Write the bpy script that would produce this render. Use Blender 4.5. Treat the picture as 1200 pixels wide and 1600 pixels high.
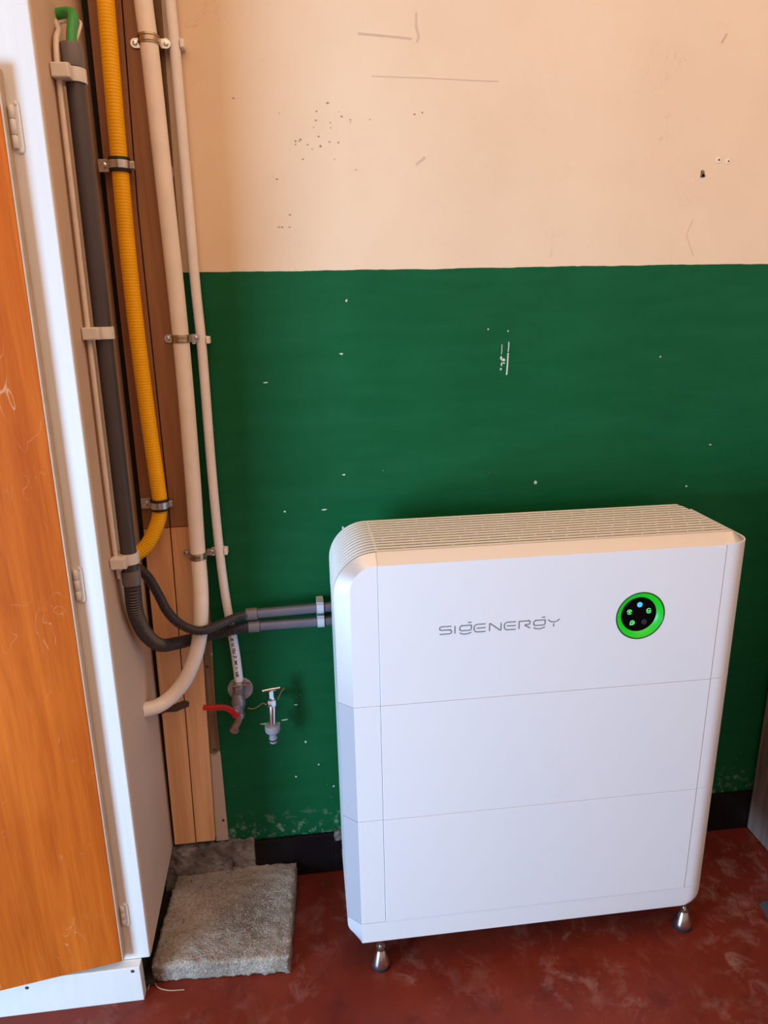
import bpy, bmesh, math, random
from mathutils import Vector, Matrix, noise

random.seed(7)
for o in list(bpy.data.objects):
    bpy.data.objects.remove(o, do_unlink=True)
SC = bpy.context.scene
COL = SC.collection
PI = math.pi

# ------------------------------------------------------------------ camera
cd = bpy.data.cameras.new('camera')
cam = bpy.data.objects.new('camera', cd)
COL.objects.link(cam)
RX, UX, FX = Vector((0.9929, -0.1174, -0.0198)), Vector((0.0521, 0.2794, 0.9588)), Vector((0.107, 0.953, -0.2835))
FX.normalize(); RX = (RX - FX * RX.dot(FX)).normalized(); UX = RX.cross(FX)
M = Matrix((RX, UX, -FX)).transposed().to_4x4()
M.translation = (-0.1221, -1.5486, 1.4555)
cam.matrix_world = M
cd.sensor_fit = 'VERTICAL'
cd.sensor_height = 32.0
cd.lens = 1093.66 / 1600 * 32.0
cd.clip_start = 0.01
SC.camera = cam

# ------------------------------------------------------------------ world, light, exposure
w = bpy.data.worlds.new('world'); SC.world = w; w.use_nodes = True
bgn = w.node_tree.nodes['Background']
bgn.inputs[0].default_value = (0.62, 0.80, 1.0, 1); bgn.inputs[1].default_value = 0.5

def area(name, loc, target, sx, sy, power, color, spread=180):
    l = bpy.data.lights.new(name, 'AREA'); l.shape = 'RECTANGLE'; l.size = sx; l.size_y = sy
    l.energy = power; l.color = color; l.spread = math.radians(spread)
    o = bpy.data.objects.new(name, l); COL.objects.link(o)
    o.location = loc
    o.rotation_euler = (Vector(target) - Vector(loc)).to_track_quat('-Z', 'Y').to_euler()
    return o
# daylight through the glazed door in the left wall, and an added warm area light standing in for ceiling bounce
area('daylight', (-2.40, -2.00, 0.72), (0, -1.2, 0.72), 0.9, 1.25, 152, (0.41, 0.69, 1.0))
area('ceiling_bounce_light', (0.60, -1.55, 2.67), (0.60, -1.55, 0), 3.2, 2.3, 44, (1.0, 0.59, 0.31))

SC.view_settings.view_transform = 'Standard'
SC.view_settings.look = 'None'
SC.view_settings.exposure = 0.0
SC.view_settings.gamma = 1.0
SC.view_settings.use_curve_mapping = False

# ------------------------------------------------------------------ helpers: mesh
def catmull(pts, step=0.006):
    pts = [Vector(p) for p in pts]
    P = [pts[0] * 2 - pts[1]] + pts + [pts[-1] * 2 - pts[-2]]
    out = []
    for i in range(1, len(P) - 2):
        p0, p1, p2, p3 = P[i - 1], P[i], P[i + 1], P[i + 2]
        # centripetal parametrisation
        t0 = 0.0; t1 = t0 + max((p1 - p0).length, 1e-6) ** .5
        t2 = t1 + max((p2 - p1).length, 1e-6) ** .5; t3 = t2 + max((p3 - p2).length, 1e-6) ** .5
        n = max(2, int((p2 - p1).length / step))
        for k in range(n):
            t = t1 + (t2 - t1) * k / n
            a1 = p0 * ((t1 - t) / (t1 - t0)) + p1 * ((t - t0) / (t1 - t0))
            a2 = p1 * ((t2 - t) / (t2 - t1)) + p2 * ((t - t1) / (t2 - t1))
            a3 = p2 * ((t3 - t) / (t3 - t2)) + p3 * ((t - t2) / (t3 - t2))
            b1 = a1 * ((t2 - t) / (t2 - t0)) + a2 * ((t - t0) / (t2 - t0))
            b2 = a2 * ((t3 - t) / (t3 - t1)) + a3 * ((t - t1) / (t3 - t1))
            out.append(b1 * ((t2 - t) / (t2 - t1)) + b2 * ((t - t1) / (t2 - t1)))
    out.append(pts[-1].copy())
    return out

def resample(path, step):
    out = [path[0].copy()]; acc = 0.0; last = path[0]
    for p in path[1:]:
        seg = (p - last).length
        while seg > 0 and acc + seg >= step:
            f = (step - acc) / seg
            last = last + (p - last) * f
            out.append(last.copy()); seg = (p - last).length; acc = 0.0
        acc += seg; last = p
    if (out[-1] - path[-1]).length > step * .3: out.append(path[-1].copy())
    return out

class MB:
    def __init__(s): s.v = []; s.f = []; s.m = []; s.mi = 0
    def add(s, vs, fs):
        b = len(s.v); s.v.extend(Vector(q) for q in vs)
        for f in fs: s.f.append([b + i for i in f]); s.m.append(s.mi)
        return s
    def box(s, x0, x1, y0, y1, z0, z1, mat=None):
        vs = [Vector(p) for p in ((x0,y0,z0),(x1,y0,z0),(x1,y1,z0),(x0,y1,z0),(x0,y0,z1),(x1,y0,z1),(x1,y1,z1),(x0,y1,z1))]
        if mat is not None: vs = [mat @ q for q in vs]
        return s.add(vs, [(0,3,2,1),(4,5,6,7),(0,1,5,4),(1,2,6,5),(2,3,7,6),(3,0,4,7)])
    def prism(s, poly, d):
        """poly: list of 3D points (closed), d: extrusion vector"""
        n = len(poly); d = Vector(d); vs = [Vector(p) for p in poly]; vs += [p + d for p in vs]
        fs = [tuple(range(n)), tuple(range(2 * n - 1, n - 1, -1))]
        fs += [(i, i + n, (i + 1) % n + n, (i + 1) % n) for i in range(n)]
        return s.add(vs, fs)
    def tube(s, path, r, n=16, caps=True, flat=None):
        path = [Vector(p) for p in path]; m = len(path)
        rf = r if callable(r) else (lambda k: r)
        t = [(path[min(i + 1, m - 1)] - path[max(i - 1, 0)]).normalized() for i in range(m)]
        a = Vector((0, 0, 1)) if abs(t[0].z) < .9 else Vector((1, 0, 0))
        u = t[0].cross(a).normalized(); vs = []
        for i in range(m):
            if i:
                u = (u - t[i] * u.dot(t[i])).normalized()
            v = t[i].cross(u)
            for k in range(n):
                an = 2 * PI * k / n
                vs.append(path[i] + (u * math.cos(an) + v * math.sin(an)) * rf(i))
        fs = []
        for i in range(m - 1):
            for k in range(n):
                fs.append((i*n+k, i*n+(k+1)%n, (i+1)*n+(k+1)%n, (i+1)*n+k))
        if caps: fs += [tuple(range(n - 1, -1, -1)), tuple((m-1)*n + k for k in range(n))]
        return s.add(vs, fs)
    def lathe(s, prof, org, axis=(0,0,1), n=32, ref=None, a0=0, a1=2*PI, caps=True):
        """prof: list of (radius, height along axis)"""
        ax = Vector(axis).normalized(); org = Vector(org)
        r = Vector(ref) if ref else (Vector((1,0,0)) if abs(ax.x) < .9 else Vector((0,1,0)))
        u = (r - ax * r.dot(ax)).normalized(); v = ax.cross(u)
        full = abs(a1 - a0 - 2*PI) < 1e-6; na = n if full else n + 1
        vs = []
        for (rr, h) in prof:
            for k in range(na):
                an = a0 + (a1 - a0) * k / n
                vs.append(org + ax * h + (u * math.cos(an) + v * math.sin(an)) * rr)
        fs = []
        for i in range(len(prof) - 1):
            for k in range(n):
                k2 = (k + 1) % na
                fs.append((i*na+k, i*na+k2, (i+1)*na+k2, (i+1)*na+k))
        if full and caps and prof[0] != prof[-1]:
            if prof[0][0] > 1e-6: fs.append(tuple(range(na - 1, -1, -1)))
            if prof[-1][0] > 1e-6: fs.append(tuple((len(prof)-1)*na + k for k in range(na)))
        return s.add(vs, fs)
    def sphere(s, c, r, n=16):
        prof = [(max(1e-7, r * math.sin(PI * i / 10)), -r * math.cos(PI * i / 10)) for i in range(11)]
        return s.lathe(prof, c, n=n)
    def ribbon(s, pts, wd, nrm, th=0.0006):
        """flat stroke of width wd along a polyline, lying on plane with normal nrm, mitred"""
        pts = [Vector(p) for p in pts]; nrm = Vector(nrm).normalized(); m = len(pts); vs = []
        for i in range(m):
            d1 = (pts[i] - pts[i-1]).normalized() if i else (pts[1] - pts[0]).normalized()
            d2 = (pts[i+1] - pts[i]).normalized() if i < m - 1 else d1
            p1, p2 = nrm.cross(d1), nrm.cross(d2)
            b = p1 + p2; b = p1 if b.length < 1e-4 else b.normalized()
            k = wd / 2 / max(.5, b.dot(p1))
            for q in (b * k, -b * k):
                for h in (th, 0): vs.append(pts[i] + q + nrm * h)
        fs = []
        for i in range(m - 1):
            a, b = i * 4, i * 4 + 4
            fs += [(a, a+2, b+2, b), (a+1, a, b, b+1), (a+2, a+3, b+3, b+2)]
        fs += [(1, 3, 2, 0), ((m-1)*4, (m-1)*4+2, (m-1)*4+3, (m-1)*4+1)]
        return s.add(vs, fs)
    def build(s, name, mats, parent=None, smooth=None, bevel=0, seg=2, solid=0, fix=True):
        org = Vector((0,0,0))
        if parent is not None: org = parent['_org']
        org = Vector(org)
        me = bpy.data.meshes.new(name)
        me.from_pydata([tuple(v - org) for v in s.v], [], s.f)
        if not isinstance(mats, (list, tuple)): mats = [mats]
        for m in mats: me.materials.append(m)
        if len(mats) > 1: me.polygons.foreach_set('material_index', s.m)
        if fix:
            bm = bmesh.new(); bm.from_mesh(me)
            bmesh.ops.recalc_face_normals(bm, faces=bm.faces); bm.to_mesh(me); bm.free()
        if smooth is not None:
            for p in me.polygons: p.use_smooth = True
            me.set_sharp_from_angle(angle=math.radians(smooth))
        me.update()
        o = bpy.data.objects.new(name, me); COL.objects.link(o)
        if solid:
            md = o.modifiers.new('solid', 'SOLIDIFY'); md.thickness = solid; md.offset = -1
        if bevel:
            md = o.modifiers.new('bevel', 'BEVEL'); md.width = bevel; md.segments = seg; md.limit_method = 'ANGLE'
            md.angle_limit = math.radians(40)
            if smooth is not None: md.harden_normals = True
        if parent is not None:
            o.parent = parent['_o']
        return o

ORG = {}
def tag(o, label=None, cat=None, group=None, kind=None):
    if label: o['label'] = label
    if cat: o['category'] = cat
    if group: o['group'] = group
    if kind: o['kind'] = kind
    return o
def thing(name, label, cat, loc, group=None, kind=None):
    o = bpy.data.objects.new(name, None); COL.objects.link(o)
    o.location = loc; o.empty_display_size = .05
    tag(o, label, cat, group, kind)
    return {'_o': o, '_org': Vector(loc)}
def under(o):
    """make a built object usable as parent of sub-parts (its mesh origin equals its thing's origin)"""
    org = Vector((0,0,0)); p = o
    while p is not None:
        org += p.location; p = p.parent
    return {'_o': o, '_org': org}
def face_to(mb, d):
    """orient faces of an open surface towards d"""
    d = Vector(d); tot = 0
    for f in mb.f:
        a, b, c = (mb.v[i] for i in f[:3]); tot += (b - a).cross(c - a).dot(d)
    if tot < 0: mb.f = [f[::-1] for f in mb.f]
    return mb

# ------------------------------------------------------------------ helpers: materials
class NT:
    def __init__(s, name):
        s.m = bpy.data.materials.new(name); s.m.use_nodes = True
        s.t = s.m.node_tree; s.b = s.t.nodes['Principled BSDF']
        tc = s.t.nodes.new('ShaderNodeTexCoord'); s.co = tc.outputs['Object']
    def n(s, ty, **kw):
        nd = s.t.nodes.new(ty)
        for k, v in kw.items(): setattr(nd, k, v)
        return nd
    def l(s, a, b): s.t.links.new(a, b)
    def setin(s, nd, key, v):
        if isinstance(v, bpy.types.NodeSocket): s.l(v, nd.inputs[key])
        else: nd.inputs[key].default_value = v
    def mapping(s, scale, rot=(0,0,0), loc=(0,0,0)):
        mp = s.n('ShaderNodeMapping'); s.l(s.co, mp.inputs[0])
        mp.inputs['Scale'].default_value = scale; mp.inputs['Rotation'].default_value = rot; mp.inputs['Location'].default_value = loc
        return mp.outputs[0]
    def noise(s, scale, detail=3, rough=.55, vec=None, dist=0):
        nd = s.n('ShaderNodeTexNoise'); s.l(vec or s.co, nd.inputs['Vector'])
        nd.inputs['Scale'].default_value = scale; nd.inputs['Detail'].default_value = detail
        nd.inputs['Roughness'].default_value = rough; nd.inputs['Distortion'].default_value = dist
        return nd.outputs['Fac']
    def voro(s, scale, feature='F1', vec=None, rnd=1):
        nd = s.n('ShaderNodeTexVoronoi', feature=feature); s.l(vec or s.co, nd.inputs['Vector'])
        nd.inputs['Scale'].default_value = scale; nd.inputs['Randomness'].default_value = rnd
        return nd.outputs['Distance']
    def ramp(s, fac, stops):
        nd = s.n('ShaderNodeValToRGB'); s.l(fac, nd.inputs[0]); e = nd.color_ramp.elements
        while len(e) < len(stops): e.new(.5)
        for el, (p, c) in zip(e, stops):
            el.position = p; el.color = (c, c, c, 1) if not isinstance(c, (tuple, list)) else (*c, 1)
        return nd.outputs[0]
    def mix(s, fac, a, b, mode='MIX'):
        nd = s.n('ShaderNodeMix', data_type='RGBA', blend_type=mode)
        for i, v in ((0, fac), (6, a), (7, b)):
            if isinstance(v, bpy.types.NodeSocket): s.l(v, nd.inputs[i])
            elif i == 0: nd.inputs[0].default_value = v
            else: nd.inputs[i].default_value = (*v, 1)
        return nd.outputs[2]
    def math(s, op, a, b=0.0, c=None):
        nd = s.n('ShaderNodeMath', operation=op)
        for i, v in enumerate((a, b, c)):
            if v is None: continue
            if isinstance(v, bpy.types.NodeSocket): s.l(v, nd.inputs[i])
            else: nd.inputs[i].default_value = v
        return nd.outputs[0]
    def xyz(s):
        nd = s.n('ShaderNodeSeparateXYZ'); s.l(s.co, nd.inputs[0]); return nd.outputs
    def bump(s, h, strength=.3, dist=.002):
        nd = s.n('ShaderNodeBump'); nd.inputs['Strength'].default_value = strength; nd.inputs['Distance'].default_value = dist
        s.l(h, nd.inputs['Height']); s.l(nd.outputs[0], s.b.inputs['Normal'])
    def base(s, c):
        s.setin(s.b, 'Base Color', c if isinstance(c, bpy.types.NodeSocket) else (*c, 1))
    def out(s, rough=.5, metal=0.0, spec=.5, coat=0.0):
        s.setin(s.b, 'Roughness', rough); s.setin(s.b, 'Metallic', metal)
        s.b.inputs['Specular IOR Level'].default_value = spec
        s.b.inputs['Coat Weight'].default_value = coat
        return s.m

def plain(name, c, rough=.5, metal=0.0, spec=.5, var=.08, scale=40, bump=0.0, coat=0.0):
    t = NT(name)
    f = t.ramp(t.noise(scale, 4), [(.3, 0.0), (.7, 1.0)])
    t.base(t.mix(f, tuple(x * (1 - var) for x in c), tuple(min(1, x * (1 + var)) for x in c)))
    if bump: t.bump(t.noise(scale * 4, 3), bump, .001)
    return t.out(rough, metal, spec, coat)
def emit(name, c, strength):
    t = NT(name); t.base(tuple(x * .3 for x in c))
    t.b.inputs['Emission Color'].default_value = (*c, 1); t.b.inputs['Emission Strength'].default_value = strength
    return t.out(.4)
def wood(name, dark, light, scale=1.0, rough=.5, coat=0.0, band=28, contrast=(.3, .7), scratches=None, axis=2):
    t = NT(name)
    sc = [band, band, band]; sc[axis] = 1.6
    v = t.mapping(tuple(x * scale for x in sc))
    g = t.noise(1.0, 6, .6, v, .6)
    sc2 = [240, 240, 240]; sc2[axis] = 6
    fine = t.noise(1.0, 3, .6, t.mapping(tuple(x * scale for x in sc2)))
    big = t.noise(3.0 * scale, 2)
    h = t.math('ADD', t.math('MULTIPLY', g, .6), t.math('ADD', t.math('MULTIPLY', fine, .22), t.math('MULTIPLY', big, .18)))
    c = t.mix(t.ramp(h, [(contrast[0], 0.0), (contrast[1], 1.0)]), dark, light)
    if scratches:
        sv = t.mapping((9, 9, 3.2), (0.0, 0.5, 0.0))
        s1 = t.ramp(t.math('ABSOLUTE', t.math('SUBTRACT', t.noise(2.4, 2, .5, sv, 1.2), .5)), [(.0, 1.0), (.006, 0.0)])
        mk = t.ramp(t.noise(7, 3), [(.56, 0.0), (.66, 1.0)])
        sp = t.ramp(t.voro(55), [(.0, 1.0), (.06, 0.0)])
        spm = t.ramp(t.noise(13, 2), [(.55, 0.0), (.62, 1.0)])
        fac = t.math('MAXIMUM', t.math('MULTIPLY', s1, mk), t.math('MULTIPLY', sp, spm))
        c = t.mix(t.math('MULTIPLY', fac, .55), c, scratches)
    t.base(c); t.bump(fine, .12, .0006)
    return t.out(rough, 0, .22, coat)

# wall: peach paint above, green paint below (boundary brushed by hand)
t = NT('two_tone_wall_paint')
X, Y, Z = t.xyz()
wob = t.math('MULTIPLY', t.math('SUBTRACT', t.noise(14, 4), .5), .008)
edge = t.math('GREATER_THAN', t.math('ADD', Z, wob), 1.5275)
st = t.ramp(t.noise(2.6, 5, .6), [(.3, 0.0), (.72, 1.0)])
peach = t.mix(st, (.76, .56, .375), (.83, .635, .44))
blot = t.math('MULTIPLY', t.ramp(t.noise(26, 5, .7), [(.62, 0.0), (.74, 1.0)]), t.ramp(t.noise(3.2, 2), [(.5, 0.0), (.64, 1.0)]))
peach = t.mix(t.math('MULTIPLY', blot, .30), peach, (.47, .29, .19))
scv = t.mapping((5, 5, 3))
cr = t.ramp(t.math('ABSOLUTE', t.math('SUBTRACT', t.noise(1.5, 5, .6, scv, .8), .5)), [(.0, 1.0), (.0035, 0.0)])
crm = t.ramp(t.noise(3.7, 3), [(.56, 0.0), (.62, 1.0)])
peach = t.mix(t.math('MULTIPLY', t.math('MULTIPLY', cr, crm), .30), peach, (.40, .26, .18))
pits = t.math('MULTIPLY', t.ramp(t.voro(60), [(.04, 1.0), (.09, 0.0)]), t.ramp(t.noise(9, 3), [(.64, 0.0), (.69, 1.0)]))
peach = t.mix(t.math('MULTIPLY', pits, .7), peach, (.28, .17, .11))
green = t.mix(st, (.004, .084, .027), (.005, .104, .035))
brush = t.ramp(t.noise(1, 4, .6, t.mapping((5, 5, 30))), [(.4, 0.0), (.8, 1.0)])
green = t.mix(t.math('MULTIPLY', brush, .15), green, (.03, .20, .10))
spk = t.math('MULTIPLY', t.ramp(t.voro(70), [(.05, 1.0), (.10, 0.0)]),
             t.ramp(t.math('ADD', t.noise(8, 3), t.ramp(Z, [(.2, .14), (.9, .0)])), [(.65, 0.0), (.70, 1.0)]))
low = t.math('MULTIPLY', t.ramp(Z, [(.13, 1.0), (.21, 0.0)]), t.ramp(t.noise(40, 5, .7), [(.53, 0.0), (.63, 1.0)]))
green = t.mix(t.math('MULTIPLY', t.math('MAXIMUM', spk, low), .55), green, (.42, .50, .42))
t.base(t.mix(edge, green, peach))
t.bump(t.math('ADD', t.noise(9, 5, .6), t.math('MULTIPLY', t.noise(120, 2), .15)), .25, .004)
t.setin(t.b, 'Roughness', t.math('ADD', t.math('MULTIPLY', edge, .18), .45))
t.b.inputs['Specular IOR Level'].default_value = .14
M_WALL = t.m

# floor: worn red oxide painted screed
t = NT('red_oxide_floor_paint')
a = t.ramp(t.noise(5, 5, .6), [(.3, 0.0), (.7, 1.0)])
c = t.mix(a, (.125, .015, .008), (.195, .027, .013))
sm = t.math('MULTIPLY', t.ramp(t.noise(17, 7, .72, None, .5), [(.50, 0.0), (.72, 1.0)]), t.ramp(t.noise(3.1, 3), [(.44, 0.0), (.62, 1.0)]))
c = t.mix(t.math('MULTIPLY', sm, .75), c, (.36, .20, .16))
dk = t.ramp(t.noise(11, 5, .65), [(.30, 1.0), (.45, 0.0)])
c = t.mix(t.math('MULTIPLY', dk, .5), c, (.055, .010, .008))
gr = t.math('MULTIPLY', t.ramp(t.voro(85), [(.05, 1.0), (.09, 0.0)]), t.ramp(t.noise(12, 2), [(.60, 0.0), (.64, 1.0)]))
c = t.mix(t.math('MULTIPLY', gr, .6), c, (.45, .33, .28))
t.base(c)
t.bump(t.noise(22, 6, .65), .25, .003)
t.setin(t.b, 'Roughness', t.math('ADD', t.math('MULTIPLY', t.noise(14, 4), .3), .30))
t.b.inputs['Specular IOR Level'].default_value = .25
M_FLOOR = t.m

# rough concrete paver
t = NT('rough_concrete')
c = t.mix(t.ramp(t.noise(9, 4, .6), [(.3, 0.0), (.72, 1.0)]), (.16, .115, .08), (.44, .37, .31))
c = t.mix(t.math('MULTIPLY', t.ramp(t.voro(150), [(.0, 1.0), (.25, 0.0)]), .55), c, (.50, .44, .37))
c = t.mix(t.math('MULTIPLY', t.ramp(t.noise(150, 5, .75), [(.52, 0.0), (.64, 1.0)]), .65), c, (.055, .042, .033))
c = t.mix(t.math('MULTIPLY', t.ramp(t.noise(240, 3, .7), [(.56, 0.0), (.64, 1.0)]), .6), c, (.58, .52, .46))
t.base(c); t.bump(t.math('ADD', t.noise(130, 5, .7), t.voro(230)), .55, .003)
M_CONC = t.out(.95, 0, .2)
t = NT('old_mortar')
c = t.mix(t.ramp(t.noise(18, 5, .65), [(.35, 0.0), (.65, 1.0)]), (.11, .085, .075), (.30, .26, .24))
c = t.mix(t.math('MULTIPLY', t.ramp(t.noise(70, 4), [(.55, 0.0), (.66, 1.0)]), .5), c, (.05, .04, .035))
t.base(c); t.bump(t.noise(45, 5, .65), .7, .004)
M_MORTAR = t.out(.9, 0, .2)

# peeling strip beside the boards
t = NT('peeling_timber_strip')
g = t.noise(1, 4, .6, t.mapping((60, 60, 4)))
c = t.mix(t.ramp(g, [(.35, 0.0), (.65, 1.0)]), (.13, .07, .035), (.27, .155, .075))
pz = t.xyz()[2]
pe = t.ramp(t.math('ADD', t.noise(11, 4, .6), t.ramp(pz, [(.12, .22), (.3, .0)])), [(.60, 0.0), (.63, 1.0)])
c = t.mix(pe, c, (.50, .36, .27)); t.base(c); t.bump(t.noise(60, 4), .5, .003)
M_STRIP = t.out(.8, 0, .3)

def white_wood(name, c):
    t = NT(name)
    f = t.ramp(t.noise(1, 4, .6, t.mapping((70, 70, 3))), [(.35, 0.0), (.7, 1.0)])
    cc = t.mix(f, tuple(x * .95 for x in c), c)
    sp = t.math('MULTIPLY', t.ramp(t.voro(120), [(.05, 1.0), (.10, 0.0)]), t.ramp(t.noise(15, 2), [(.60, 0.0), (.66, 1.0)]))
    cc = t.mix(t.math('MULTIPLY', sp, .7), cc, (.30, .27, .24))
    t.base(cc); t.bump(t.noise(50, 3), .15, .001)
    return t.out(.45)
M_FRAME = white_wood('white_gloss_paint', (.75, .72, .69))
M_SIDE = plain('beige_side_paint', (.64, .455, .335), .6, spec=.15, var=.04, scale=6, bump=.06)
M_DOOR = wood('orange_brown_veneer', (.37, .060, .005), (.68, .165, .018), 1.0, .42, .0, band=22, contrast=(.33, .68), scratches=(.80, .52, .30))
M_DOOREDGE = plain('door_edge_lipping', (.55, .40, .27), .5)
M_PINE2 = wood('darkened_pine', (.24, .100, .042), (.44, .215, .110), 1.0, .5, .0, band=34)
M_PINE = wood('varnished_pine', (.58, .275, .115), (.92, .53, .28), 1.0, .45, .0, band=34)
M_GREYWOOD = wood('grey_oak_laminate', (.13, .095, .085), (.38, .30, .265), 1.0, .5, band=40, contrast=(.38, .64))
M_BAT = plain('battery_white_powder_coat', (.80, .805, .83), .34, spec=.5, var=.008, scale=3)
M_BATSIDE = plain('battery_white_side', (.80, .80, .825), .28, var=.008, scale=3)
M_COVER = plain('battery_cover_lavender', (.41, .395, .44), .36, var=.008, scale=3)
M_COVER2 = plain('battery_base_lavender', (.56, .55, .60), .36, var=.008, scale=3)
M_TRIM = plain('satin_aluminium_trim', (.84, .83, .82), .36, .75, var=.008, scale=3)
M_FIN = plain('fin_white', (.90, .88, .85), .36, var=.01)
M_VENT = plain('vent_bed_grey', (.075, .072, .07), .6, var=.05)
M_SEAM = plain('seam_grey', (.25, .25, .27), .6)
M_LOGO = plain('logo_grey', (.20, .20, .22), .5)
M_BLACK = plain('black_gloss', (.003, .003, .004), .25, spec=.08, var=.0)
M_DKGREEN = plain('dark_green_bezel', (.01, .06, .012), .3)
M_RING = emit('green_light_ring', (.004, .43, .012), 1.0)
M_LEDG = emit('green_led', (.12, .85, .22), 1.0)
M_LEDB = emit('blue_led', (.07, .52, .98), 1.0)
M_LEDO = plain('unlit_led', (.10, .10, .13), .4)
M_STEEL = plain('bright_steel', (.66, .64, .61), .22, 1.0, var=.05)
M_ZINC = plain('zinc_plated_steel', (.62, .60, .57), .30, 1.0, var=.1)
M_BRASS = plain('aged_nickel_brass', (.46, .36, .24), .36, 1.0, var=.2, scale=150)
M_RUBBER = plain('black_rubber', (.012, .011, .011), .6)
M_COND = plain('dark_grey_plastic', (.060, .048, .052), .38, var=.06)
M_CONDR = plain('violet_grey_plastic', (.115, .098, .125), .36, var=.05)
M_COUP = plain('mid_grey_plastic', (.150, .125, .120), .42, var=.05)
M_FLEX = plain('corrugated_dark_grey', (.040, .033, .037), .30, var=.05)
M_CLIP = plain('off_white_plastic', (.72, .66, .60), .4)
M_CLIPG = plain('light_grey_plastic', (.52, .52, .55), .4)
M_YEL = plain('yellow_gas_sleeve', (.95, .46, .002), .45, spec=.3, var=.04)
M_PIPE = plain('cream_painted_pipe', (.86, .74, .64), .4, var=.05, scale=22)
M_PIPE2 = plain('white_painted_pipe', (.84, .77, .73), .4, var=.05, scale=22)
M_TAPE = plain('white_label_tape', (.80, .80, .86), .5, var=.02)
M_INK = plain('black_ink', (.008, .008, .02), .6)
M_CABG = plain('green_cable_sheath', (.035, .30, .055), .4)
M_CABW = plain('white_cable_sheath', (.72, .60, .50), .45)
M_CHROME = plain('worn_chrome', (.70, .70, .72), .18, 1.0, var=.1, scale=120)
M_VALVE = plain('galvanised_fitting', (.30, .27, .29), .42, .6, var=.25, scale=120)
M_FLANGE = plain('grey_wall_flange', (.36, .34, .38), .5, .1, var=.15, scale=60)
M_COPPER = plain('dull_copper', (.36, .23, .19), .45, .6, var=.3, scale=120)
M_RED = plain('red_lever_plastic', (.47, .018, .022), .35, var=.1)
M_HOSEC = plain('grey_hose_plastic', (.30, .28, .31), .45)
M_TILE = plain('black_glazed_tile', (.008, .006, .007), .3, spec=.2, var=.2)
M_CHIP = plain('bare_plaster_chip', (.55, .62, .52), .8)
M_PCHIP = plain('pale_filler', (.82, .66, .48), .7)
M_HOLE = plain('dark_hole', (.055, .028, .014), .9)
M_HOLE2 = plain('rough_plaster_hole', (.17, .085, .04), .9, var=.6, scale=300)
M_SCUFF = plain('scuff_on_paint', (.62, .43, .30), .8)
M_RUST = plain('rust_stain', (.36, .21, .13), .8)
M_HEMP = plain('hemp_strand', (.33, .21, .12), .8)
M_DARKGAP = plain('dark_brown_stain', (.085, .045, .03), .8)
M_GAPSHADE = plain('painted_gap_shade', (.020, .012, .009), .9)  # near-black that paints the shade in the cupboard's gaps
M_DIRTSHADE = plain('dirt_with_shade', (.022, .014, .010), .95, var=.6, scale=160, bump=.8)
M_CEIL = plain('ceiling_paint', (.80, .62, .44), .8)
M_ROOM = plain('room_paint', (.70, .52, .38), .8)

# ------------------------------------------------------------------ the room
def struct(name, mb, m, **k):
    o = mb.build(name, m, **k); o['kind'] = 'structure'; return o
struct('floor', MB().box(-2.4, 2.7, -4.2, .12, -.08, 0), M_FLOOR)
WALL = struct('wall_back', MB().box(-2.4, 2.7, 0, .12, 0, 2.7), M_WALL)
struct('ceiling', MB().box(-2.4, 2.7, -4.2, .12, 2.7, 2.78), M_CEIL)
struct('wall_right', MB().box(2.7, 2.8, -4.2, .12, 0, 2.7), M_ROOM)
struct('wall_front', MB().box(-2.4, 2.7, -4.3, -4.2, 0, 2.7), M_ROOM)
lw = MB()
lw.box(-2.5, -2.4, -4.2, -2.65, 0, 2.7); lw.box(-2.5, -2.4, -1.45, .12, 0, 2.7); lw.box(-2.5, -2.4, -2.65, -1.45, 2.05, 2.7)
struct('wall_left', lw, M_ROOM)
W = {'_o': WALL, '_org': Vector((0,0,0))}

# baseboard: black glazed tiles, bare mortar where they are missing
def rough_block(name, m, parent, x0, x1, y0, y1, z0, z1, cuts, amp, sc, smooth=60, rot=0.0, edge_r=0.0, kind=None):
    bm = bmesh.new(); bmesh.ops.create_cube(bm, size=1)
    dims = Vector((x1 - x0, y1 - y0, z1 - z0)); c = Vector(((x0+x1)/2, (y0+y1)/2, (z0+z1)/2))
    h = min(dims) / cuts
    for ax in range(3):
        k = max(1, int(dims[ax] / h) - 1); k = min(k, 70)
        es = [e for e in bm.edges if abs((e.verts[0].co - e.verts[1].co)[ax]) > 1e-5]
        bmesh.ops.subdivide_edges(bm, edges=es, cuts=k, use_grid_fill=True)
    bm.normal_update()
    nor = {v: v.normal.copy() for v in bm.verts}
    R = Matrix.Rotation(rot, 3, 'Z'); org = Vector(parent['_org']) if parent else Vector((0,0,0))
    for v in bm.verts:
        n = nor[v]; p = Vector((v.co.x * dims.x, v.co.y * dims.y, v.co.z * dims.z))
        q = p + c
        d = noise.noise(q * sc) * .5 + noise.noise(q * sc * 2.7) * .3 + noise.noise(q * sc * 6.1) * .2
        corner = sum(1 for a in range(3) if abs(abs(v.co[a]) - .5) < 1e-4)
        p += n * (d * amp * (1 if corner < 2 else 1.8) - (edge_r if corner >= 2 else 0))
        if p.z + c.z < z0: p.z = z0 - c.z
        v.co = R @ p + c - org
    me = bpy.data.meshes.new(name); bm.to_mesh(me); bm.free(); me.materials.append(m)
    for p in me.polygons: p.use_smooth = True
    me.set_sharp_from_angle(angle=math.radians(smooth))
    o = bpy.data.objects.new(name, me); COL.objects.link(o)
    if parent: o.parent = parent['_o']
    return o

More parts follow.
